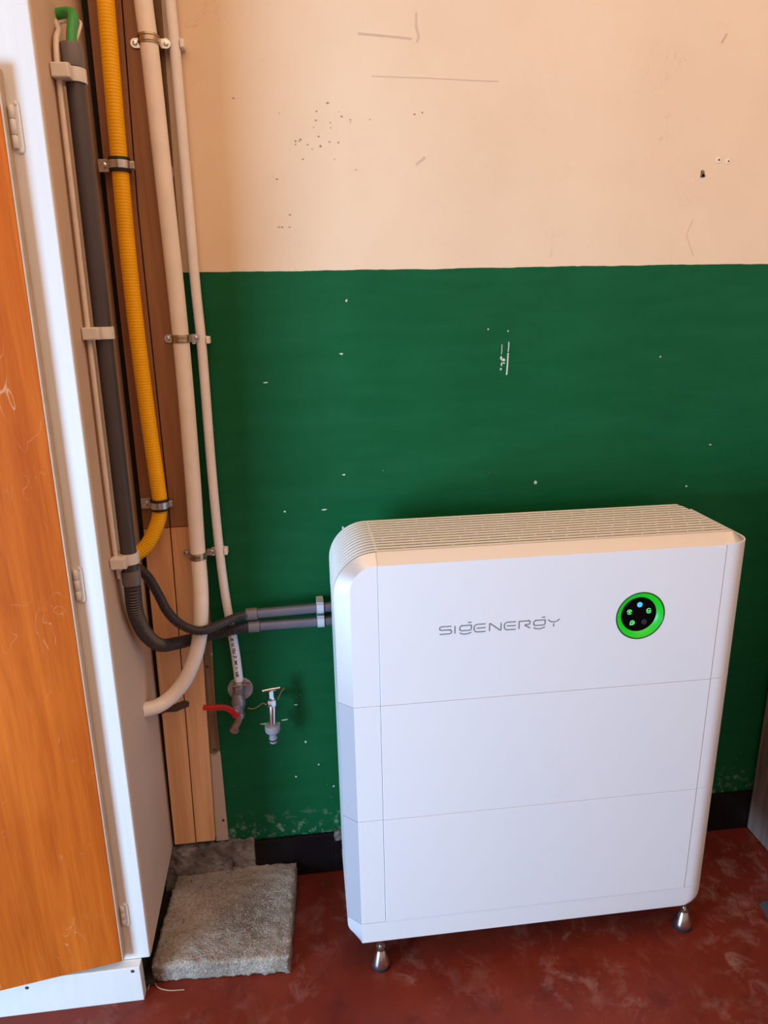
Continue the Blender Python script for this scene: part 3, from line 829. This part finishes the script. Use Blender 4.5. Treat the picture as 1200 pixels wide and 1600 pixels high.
# two rigid conduits going behind the battery
for nm, a, b, lab in (('u', (-.2775, -.045, .7804), (-.02, -.045, .7872), 'upper of the two short grey conduits running behind the battery'),
                      ('d', (-.2745, -.045, .7495), (-.02, -.045, .7508), 'lower of the two short grey conduits running behind the battery')):
    o = thing('rigid_conduit', lab, 'conduit', a, None)
    a, b = Vector(a), Vector(b); d = (b - a).normalized()
    MB().tube([a + d * .012, b], .0112, 22).build('pipe', M_CONDR, o, smooth=50)
    MB().lathe([(.0110, 0), (.0136, .0008), (.0140, .003), (.0140, .024), (.0134, .0262), (.0112, .0268)], a, d, 28).build('coupling', M_COUP, o, smooth=35)
for z, lab in ((.7855, 'light grey clip on the upper short conduit beside the battery'), (.7508, 'light grey clip on the lower short conduit beside the battery')):
    o = thing('conduit_clip', lab, 'clip', (-.107, -.001, z), 'light grey clips on the short conduits')
    MB().lathe([(.0115, -.008), (.0142, -.008), (.0142, .008), (.0115, .008), (.0115, -.008)], (-.107, -.045, z), (1, 0, 0), 24).build('strap', M_CLIPG, o, smooth=35)
    MB().box(-.115, -.099, -.0315, -.001, z - .0105, z + .0105).build('block', M_CLIPG, o, bevel=.0012)
    MB().box(-.1155, -.0985, -.055, -.030, z + .0142, z + .0168).build('catch', M_CLIPG, o, bevel=.0008)

# green cable and white cables at the conduit's top
gp = [(-.4915, -.168, 1.9215), (-.476, -.170, 1.9235), (-.4610, -.181, 1.9190), (-.4585, -.190, 1.9080), (-.4605, -.198, 1.890), (-.4628, -.2045, 1.862), (-.4630, -.2052, 1.852)]
tag(MB().tube(catmull(gp, .004), .0082, 16).build('green_cable', M_CABG, smooth=60), 'green cable bending from a hole in the cupboard side into the conduit', 'cable')
wp = [(-.4905, -.172, 1.908), (-.470, -.170, 1.912), (-.4500, -.180, 1.9075), (-.4520, -.190, 1.890), (-.458, -.198, 1.872), (-.4600, -.2035, 1.855)]
tag(MB().tube(catmull(wp, .004), .0026, 10).build('white_cable', M_CABW, smooth=60), 'short thin white cable looping behind the green cable', 'cable')
wl_ = [(-.4905, -.176, 1.910), (-.4830, -.190, 1.893), (-.4815, -.2140, 1.874), (-.4820, -.2240, 1.850), (-.4832, -.2260, 1.80), (-.4849, -.2290, 1.65), (-.4883, -.2320, 1.418), (-.4922, -.2340, 1.137), (-.4944, -.2300, 1.00), (-.4955, -.222, .955)]
tag(MB().tube(catmull(wl_, .01), .0044, 12).build('white_cable', M_CABW, smooth=60), 'long cream cable running down the cupboard side beside the conduit', 'cable')
MB().lathe([(.0105, .0006), (.0100, .0012), (.0005, .0014)], (-.4900, -.168, 1.918), (1, 0, 0), 18).build('cable_hole', M_HOLE, under(side))

# yellow gas sleeve
yp = [(-.4255, -.05, 2.25), (-.433, -.05, 1.9854), (-.4371, -.05, 1.865), (-.4415, -.05, 1.7183), (-.4450, -.05, 1.5688), (-.4456, -.05, 1.4119), (-.4424, -.05, 1.204), (-.4396, -.05, 1.1073), (-.4391, -.05, 1.0534), (-.4460, -.05, 1.0191), (-.4620, -.053, .9846), (-.4810, -.057, .9590), (-.5075, -.064, .941)]
py = resample(catmull(yp, .004), .00112)
tag(MB().tube(py, lambda i:   .0158 - (.00045 if i % 5 in (0, 1) else 0), 24).build('yellow_gas_pipe', M_YEL, smooth=50), 'yellow corrugated gas pipe fixed to the pine boards', 'pipe')
MB().lathe([(.024, .0006), (.0235, .0012), (.0005, .0014)], (-.5028, -.064, .943), (1, 0, 0), 20).build('cable_hole', M_HOLE, under(side))
for c, lab in (((-.4415, -.05, 1.7183), 'upper rubber-lined steel clamp on the yellow gas pipe'), ((-.4391, -.05, 1.0534), 'lower rubber-lined steel clamp on the yellow gas pipe')):
    c = Vector(c); o = thing('pipe_clamp', lab, 'clamp', c, 'rubber-lined clamps on the yellow pipe')
    tilt = (.012, 0, 1)
    MB().lathe([(.0160, -.0125), (.0196, -.0125), (.0203, -.0105), (.0203, -.0078), (.0190, -.0078), (.0190, .0078), (.0203, .0078), (.0203, .0105), (.0196, .0125), (.0160, .0125), (.0160, -.0125)], c, tilt, 28).build('rubber_lining', M_RUBBER, o, smooth=35)
    MB().lathe([(.0188, -.0070), (.0206, -.0070), (.0206, .0070), (.0188, .0070), (.0188, -.0070)], c, tilt, 28).build('steel_band', M_ZINC, o, smooth=35)
    tb = MB().box(c.x - .0420, c.x - .0180, c.y + .0100, c.y + .0125, c.z - .0105, c.z + .0125).build('fixing_tab', M_ZINC, o, bevel=.002)
    MB().box(c.x - .034, c.x - .022, c.y + .0126, -.0215, c.z - .006, c.z + .006).build('spacer', M_ZINC, o)
    MB().box(c.x + .0195, c.x + .0270, c.y - .001, c.y + .009, c.z - .0070, c.z + .0070).build('end_bolt', M_ZINC, o, bevel=.0015)
    MB().lathe([(.0058, .0), (.0055, -.0022), (.0030, -.0032), (.0028, -.0012), (.0004, -.0012)], (c.x - .031, c.y + .0099, c.z + .001), (0, 1, 0), 14).build('screw', M_STEEL, under(tb), smooth=35)

# wide cream pipe
pp = [(-.3690, -.0425, 2.25), (-.3690, -.0425, 1.9896), (-.3668, -.0425, 1.9237), (-.3643, -.0425, 1.7064), (-.3620, -.0425, 1.4007), (-.3660, -.0425, 1.1159), (-.3709, -.0445, .9376), (-.3700, -.060, .8573), (-.3729, -.0715, .8004), (-.3820, -.0765, .7406), (-.3985, -.080, .6900), (-.4245, -.085, .6413), (-.4559, -.095, .6106), (-.4815, -.108, .5996), (-.5140, -.126, .602)]
tag(MB().tube(catmull(pp, .008), .0166, 28).build('cream_pipe', M_PIPE, smooth=60), 'wide cream painted pipe curving into the cupboard side at its foot', 'pipe')
MB().lathe([(.0245, .0004), (.0240, .0010), (.0005, .0012)], (-.5091, -.127, .600), (1, 0, 0), 24).build('pipe_hole', M_HOLE, under(side))
gap = MB()
blobp = [(-.500, .545), (-.4807, .5467), (-.4640, .5500), (-.4453, .5573), (-.4340, .5560), (-.4295, .5507), (-.4320, .5404), (-.4480, .5350), (-.4616, .5292), (-.4885, .5300), (-.500, .524)]
gap.prism([(x, -.0229, z) for x, z in blobp], (0, .0012, 0)); tag(gap.build('broken_notch', M_DARKGAP, bd), 'dark splintered notch behind the pipe')
for c, lab in (((-.3668, -.0425, 1.9275), 'topmost metal saddle on the wide cream pipe'), ((-.3618, -.0425, 1.398), 'middle metal saddle on the wide cream pipe'), ((-.3714, -.0450, .930), 'lowest metal saddle on the wide cream pipe')):
    c = Vector(c); o = thing('pipe_saddle', lab, 'clamp', (c.x, -.022, c.z), 'two-eared metal saddles on the cream pipe')
    pts = []
    r1, r0 = .0184, .0168
    a_ = [PI + PI * k / 20 for k in range(21)]
    outer = [(c.x + r1 * math.cos(a), c.y + r1 * math.sin(a)) for a in a_]
    inner = [(c.x + r0 * math.cos(a), c.y + r0 * math.sin(a)) for a in reversed(a_)]
    yw = -.0235
    poly = [(c.x - r1 - .0005, yw)] + outer + [(c.x + r1 + .0005, yw), (c.x + r0, yw)] + inner + [(c.x - r0, yw)]
    st_ = MB()
    st_.prism([(x, y, c.z - .0078) for x, y in poly], (0, 0, .0156))
    bo = st_.build('strap', M_BRASS, o, smooth=35, bevel=.0005)
    rr_ = MB()
    for dz in (-.0045, .0045):
        ring_pts = [(c.x + (r1 + .0004) * math.cos(a), c.y + (r1 + .0004) * math.sin(a), c.z + dz) for a in a_]
        rr_.tube(ring_pts, .0011, 6)
    rr_.build('ridge', M_BRASS, under(bo), smooth=60)
    for sgn in (-1, 1):
        ex = c.x + sgn * (.0185)
        ear = [(ex, c.z - .0078)]
        ear += [(ex + sgn * (.0095 + .0080 * math.sin(PI * k / 10)), c.z - .0080 * math.cos(PI * k / 10)) for k in range(11)] + [(ex, c.z + .0078)]
        e = MB().prism([(x, -.0245, z) for x, z in ear], (0, .0016, 0)).build('ear', M_ZINC, o)
        MB().lathe([(.0048, 0), (.0044, -.0016), (.0020, -.0022), (.0018, -.0010), (.0003, -.0010)], (ex + sgn * .0095, -.0245, c.z), (0, 1, 0), 14).build('screw', M_STEEL, under(e), smooth=35)

# thin white pipe (rainwater) on the wall
tp = [(-.3200, -.0145, 2.25), (-.3255, -.0145, 2.0005), (-.3250, -.0145, 1.9373), (-.3262, -.0145, 1.6881), (-.3270, -.0145, 1.4965), (-.3255, -.0145, 1.3948), (-.3285, -.0145, 1.1077), (-.3275, -.0145, .9255), (-.3237, -.0145, .8183), (-.3165, -.0155, .7287), (-.3120, -.018, .6714), (-.3085, -.022, .592)]
tw = thing('rainwater_pipe', 'thin white painted pipe running down to the stop valve, hand-lettered at its foot', 'pipe', (-.31, -.015, .6))
TP = catmull(tp, .006)
MB().tube(TP, .0102, 20).build('pipe', M_PIPE2, tw, smooth=60)
low_ = [p for p in TP if .602 < p.z < .735]
slv = MB().tube(low_, .0107, 20).build('label_sleeve', M_TAPE, tw, smooth=60)
STK = {
 'R': [[(0,0),(0,1),(.7,1),(.95,.8),(.7,.55),(0,.5)], [(.45,.5),(1,0)]], 'E': [[(1,1),(0,1),(0,0),(1,0)], [(0,.5),(.8,.5)]],
 'G': [[(1,.85),(.6,1),(.2,.9),(0,.5),(.2,.1),(.6,0),(1,.15),(1,.5),(.55,.5)]], 'N': [[(0,0),(0,1),(1,0),(1,1)]],
 'W': [[(0,1),(.25,0),(.5,.7),(.75,0),(1,1)]], 'A': [[(0,0),(.5,1),(1,0)], [(.2,.4),(.8,.4)]], 'T': [[(0,1),(1,1)], [(.5,1),(.5,0)]]}
zs_ = [.7065 - .01015 * k for k in range(10)]
for ltr, zc in zip('REGENWATER', zs_):
    p = min(low_, key=lambda q: abs(q.z - zc)); q = max(low_, key=lambda t_: t_.z); 
    i = low_.index(p); d = (low_[max(0, i - 1)] - low_[min(len(low_) - 1, i + 1)]).normalized()
    ex = Vector((1, 0, 0)); ex = (ex - d * ex.dot(d)).normalized(); nn_ = ex.cross(d) * 1.0
    if nn_.y > 0: nn_ = -nn_
    mb = MB(); rr = .0109
    for stroke in STK[ltr]:
        dense = []
        for a, b in zip(stroke, stroke[1:]):
            for k in range(4): dense.append((a[0] + (b[0]-a[0]) * k / 4, a[1] + (b[1]-a[1]) * k / 4))
        dense.append(stroke[-1])
        wpts = []
        for (u, v) in dense:
            an = ((u - .5) * .0062 - .0005) / rr
            wpts.append(p + ex * (rr * math.sin(an)) + nn_ * (rr * math.cos(an)) + d * ((v - .5) * .0066))
        mb.tube(wpts, .0008, 5)
    mb.build('letter', M_INK, under(slv))
for c, lab in (((-.3250, 1.930), 'topmost small white clip behind the thin white pipe'), ((-.3255, 1.393), 'middle small white clip behind the thin white pipe'), ((-.3275, .9265), 'lowest small white clip behind the thin white pipe')):
    x, z = c; o = thing('pipe_clip', lab, 'clip', (x, 0, z), 'small white clips on the thin pipe')
    MB().box(x - .012, x + .012, -.0042, 0, z - .008, z + .008).build('base', M_PIPE2, o, bevel=.001)
    for sgn in (-1, 1):
        xa, xb = sorted((x + sgn * .0105, x + sgn * .0185))
        MB().box(xa, xb, -.0225, 0, z - .0075, z + .0075).build('jaw', M_PIPE2, o, bevel=.002)

# ------------------------------------------------------------------ stop valve with red lever
vx, vy = -.3105, -.0265
sv = thing('stop_valve', 'grey stop valve with red lever at the foot of the thin pipe', 'valve', (vx, 0, .55))
MB().lathe([(.0305, 0), (.0305, -.004), (.0285, -.0065), (.016, -.0075), (.0005, -.0076)], (vx + .001, 0, .566), (0, 1, 0), 36).build('wall_flange', M_FLANGE, sv, smooth=35)
MB().lathe([(.0112, .600), (.0128, .598), (.0128, .588), (.0112, .586)], (vx + .001, vy, 0), (0, 0, 1), 20).build('collar', M_VALVE, sv, smooth=30)
MB().lathe([(.012, .588), (.0148, .586), (.0148, .571), (.0125, .569)], (vx + .0005, vy, 0), (0, 0, 1), 6).build('hex_nut', M_VALVE, sv)
mb = MB().lathe([(.0115, .572), (.0125, .566), (.0162, .556), (.0172, .546), (.0160, .534), (.0118, .525), (.0105, .515), (.0118, .513), (.0118, .503), (.0095, .501)], (vx - .003, vy, 0), (0, 0, 1), 24)
mb.build('body', M_VALVE, sv, smooth=40)
MB().lathe([(.010, -.012), (.010, -.022), (.0075, -.023), (.0075, -.030), (.0040, -.032)], (vx - .0075, vy, .5365), (0, 1, 0), 18).build('stem', M_VALVE, sv, smooth=35)
lv = [(-.3165, -.0545, .5215), (-.3190, -.0555, .5285), (-.3265, -.0580, .5400), (-.3370, -.0600, .5500), (-.3480, -.0610, .5545), (-.3700, -.0620, .5560), (-.3920, -.0625, .5590)]
lvp = catmull(lv, .004); m = len(lvp); mb = MB(); vs = []; fs = []
for i, p in enumerate(lvp):
    tn = (lvp[min(i+1, m-1)] - lvp[max(i-1, 0)]).normalized(); pr = Vector((0, -1, 0)).cross(tn).normalized()
    f = i / (m - 1); hw = (.0088 if f < .12 else .0070) * (1 - .25 * f); th = .0032 if f < .55 else .0045
    for a, b in ((hw, th), (-hw, th), (-hw, -th), (hw, -th)): vs.append(p + pr * a + Vector((0, b, 0)))
for i in range(m - 1):
    for j in range(4): fs.append((i*4+j, i*4+(j+1) % 4, i*4+4+(j+1) % 4, i*4+4+j))
fs += [(0, 1, 2, 3), tuple((m-1)*4+j for j in (3, 2, 1, 0))]
lo = tag(mb.add(vs, fs).build('lever', M_RED, sv, smooth=35, bevel=.0012), 'red lever')
MB().lathe([(.0050, -.0032), (.0045, -.006), (.0003, -.0065)], (-.3180, -.0545, .5265), (0, 1, 0), 6).build('lever_nut', M_RED, under(lo))
op = [(-.3145, -.0265, .5050), (-.3170, -.0275, .4950), (-.3235, -.0280, .4840), (-.3285, -.0285, .4740)]
MB().tube(catmull(op, .004), lambda i: .0092, 18).build('outlet', M_COPPER, sv, smooth=50)
MB().lathe([(.0085, 0), (.0115, .001), (.0115, .008), (.0080, .0095)], (-.3280, -.0285, .4745), (-.35, 0, -1), 18).build('outlet_cap', M_COPPER, sv, smooth=35)
hm = [(-.333, -.024, .586), (-.330, -.036, .593), (-.318, -.042, .597), (-.303, -.042, .598), (-.292, -.034, .594), (-.288, -.024, .588)]
MB().tube(catmull(hm, .003), .0014, 6).build('hemp_winding', M_HEMP, sv, smooth=60)
MB().tube(catmull([(-.297, -.030, .592), (-.289, -.020, .590), (-.284, -.012, .583)], .003), .0016, 6).build('hemp_winding', M_RED, sv, smooth=60)

# ------------------------------------------------------------------ tap
tx, ty = -.2318, -.058
tpq = thing('garden_tap', 'small chrome wall tap with grey hose connector on its spout', 'tap', (tx, 0, .5))
MB().lathe([(.0140, 0), (.0135, -.003), (.0110, -.0055), (.0095, -.007), (.0095, -.046), (.0120, -.050), (.0125, -.060), (.0095, -.066)], (tx, 0, .5475), (0, 1, 0), 24).build('inlet', M_CHROME, tpq, smooth=40)
MB().lathe([(.0122, .5500), (.0128, .5560), (.0128, .5650), (.0095, .5668), (.0070, .5690), (.0064, .5860), (.0040, .5880)], (tx, ty, 0), (0, 0, 1), 8).build('bonnet', M_CHROME, tpq)
hb = MB().tube([(tx - .0205, ty - .002, .5880), (tx - .012, ty - .001, .5893), (tx, ty, .5902), (tx + .012, ty + .001, .5908), (tx + .0210, ty + .002, .5915)], lambda i: (.0036, .0031, .0040, .0031, .0034)[i], 12)
hb.build('handle', M_CHROME, tpq, smooth=60)
MB().tube(catmull([(tx, ty - .001, .5490), (tx - .0002, ty - .004, .535), (tx - .0010, ty - .005, .515), (tx - .0022, ty - .005, .494)], .004), lambda i: .0092 - .0001 * i, 20).build('spout', M_CHROME, tpq, smooth=60)
cx_ = tx - .0032; cy_ = ty - .005
cc = MB().lathe([(.0095, .4975), (.0165, .4975), (.0180, .4960), (.0180, .4835), (.0165, .4800), (.0098, .4745), (.0085, .4735), (.0085, .4650), (.0098, .4640), (.0098, .4600), (.0075, .4590), (.0075, .4545), (.0090, .4535), (.0090, .4505), (.0070, .4485), (.0050, .4483)], (cx_, cy_, 0), (0, 0, 1), 28).build('hose_connector', M_HOSEC, tpq, smooth=28)
MB().lathe([(.0078, .4582), (.0092, .4575), (.0092, .4558), (.0078, .4550)], (cx_, cy_, 0), (0, 0, 1), 24).build('seal_ring', M_RUBBER, under(cc), smooth=40)
MB().tube(catmull([(-.2465, -.050, .5455), (-.2560, -.030, .5380), (-.2680, -.012, .5200), (-.2830, -.006, .5100), (-.2960, -.004, .5120)], .004), .0016, 6).build('hemp_strand', M_HEMP, tpq, smooth=60)
MB().tube(catmull([(-.2195, -.040, .550), (-.2120, -.020, .557), (-.2040, -.006, .560)], .004), .0016, 6).build('hemp_strand', M_HEMP, tpq, smooth=60)

# ------------------------------------------------------------------ right edge: grey-brown cabinet, dark foot
rc = thing('grey_wood_cabinet', 'grey-brown wood-look cabinet side at the right edge', 'cabinet', (1.35, -.35, 0))
MB().box(1.0755, 1.0935, -.62, -.0150, .004, 1.15).build('side_panel', M_GREYWOOD, rc, bevel=.001)
MB().box(1.60, 1.618, -.62, -.0150, .004, 1.15).build('side_panel', M_GREYWOOD, rc, bevel=.001)
MB().box(1.094, 1.5995, -.62, -.015, 1.12, 1.15).build('top_panel', M_GREYWOOD, rc)
MB().box(1.094, 1.5995, -.03, -.015, .06, 1.119).build('back_panel', M_GREYWOOD, rc)
MB().box(1.094, 1.5995, -.60, -.031, .06, .078).build('bottom_panel', M_GREYWOOD, rc)
MB().box(1.096, 1.5975, -.638, -.621, .03, 1.148).build('door', M_GREYWOOD, rc, bevel=.001)
ft = MB()
ft.add([(.936,-.322,0),(.944,-.262,0),(1.06,-.244,0),(1.06,-.34,0),(.954,-.318,.014),(.958,-.268,.014),(1.06,-.250,.020),(1.06,-.334,.020)],
       [(3,2,1,0),(4,5,6,7),(0,1,5,4),(1,2,6,5),(2,3,7,6),(3,0,4,7)])
tag(ft.build('dark_foot', M_COND, bevel=.0015), 'small dark wedge-shaped foot on the floor at the right edge', 'foot')

dirt = rough_block('dirt_and_shade', M_DIRTSHADE, None, -.5440, -.5165, -.288, -.030, 0, .012, 4, .005, 60, 80)  # dirt, coloured near-black to carry the shade of the gap as well
dirt.location.z = 0; tag(dirt, 'dirt and dust with painted-in shade in the gap between cupboard and paver', 'dirt', kind='stuff')
# a dry straw by the kick board
tag(MB().tube(catmull([(-.533, -.300, .004), (-.527, -.268, .010), (-.515, -.292, .0035), (-.490, -.304, .0022), (-.452, -.3075, .0018)], .004), .0013, 6).build('dry_straw', M_HEMP, smooth=60), 'dry straw lying on the floor between kick board and paver', 'straw')
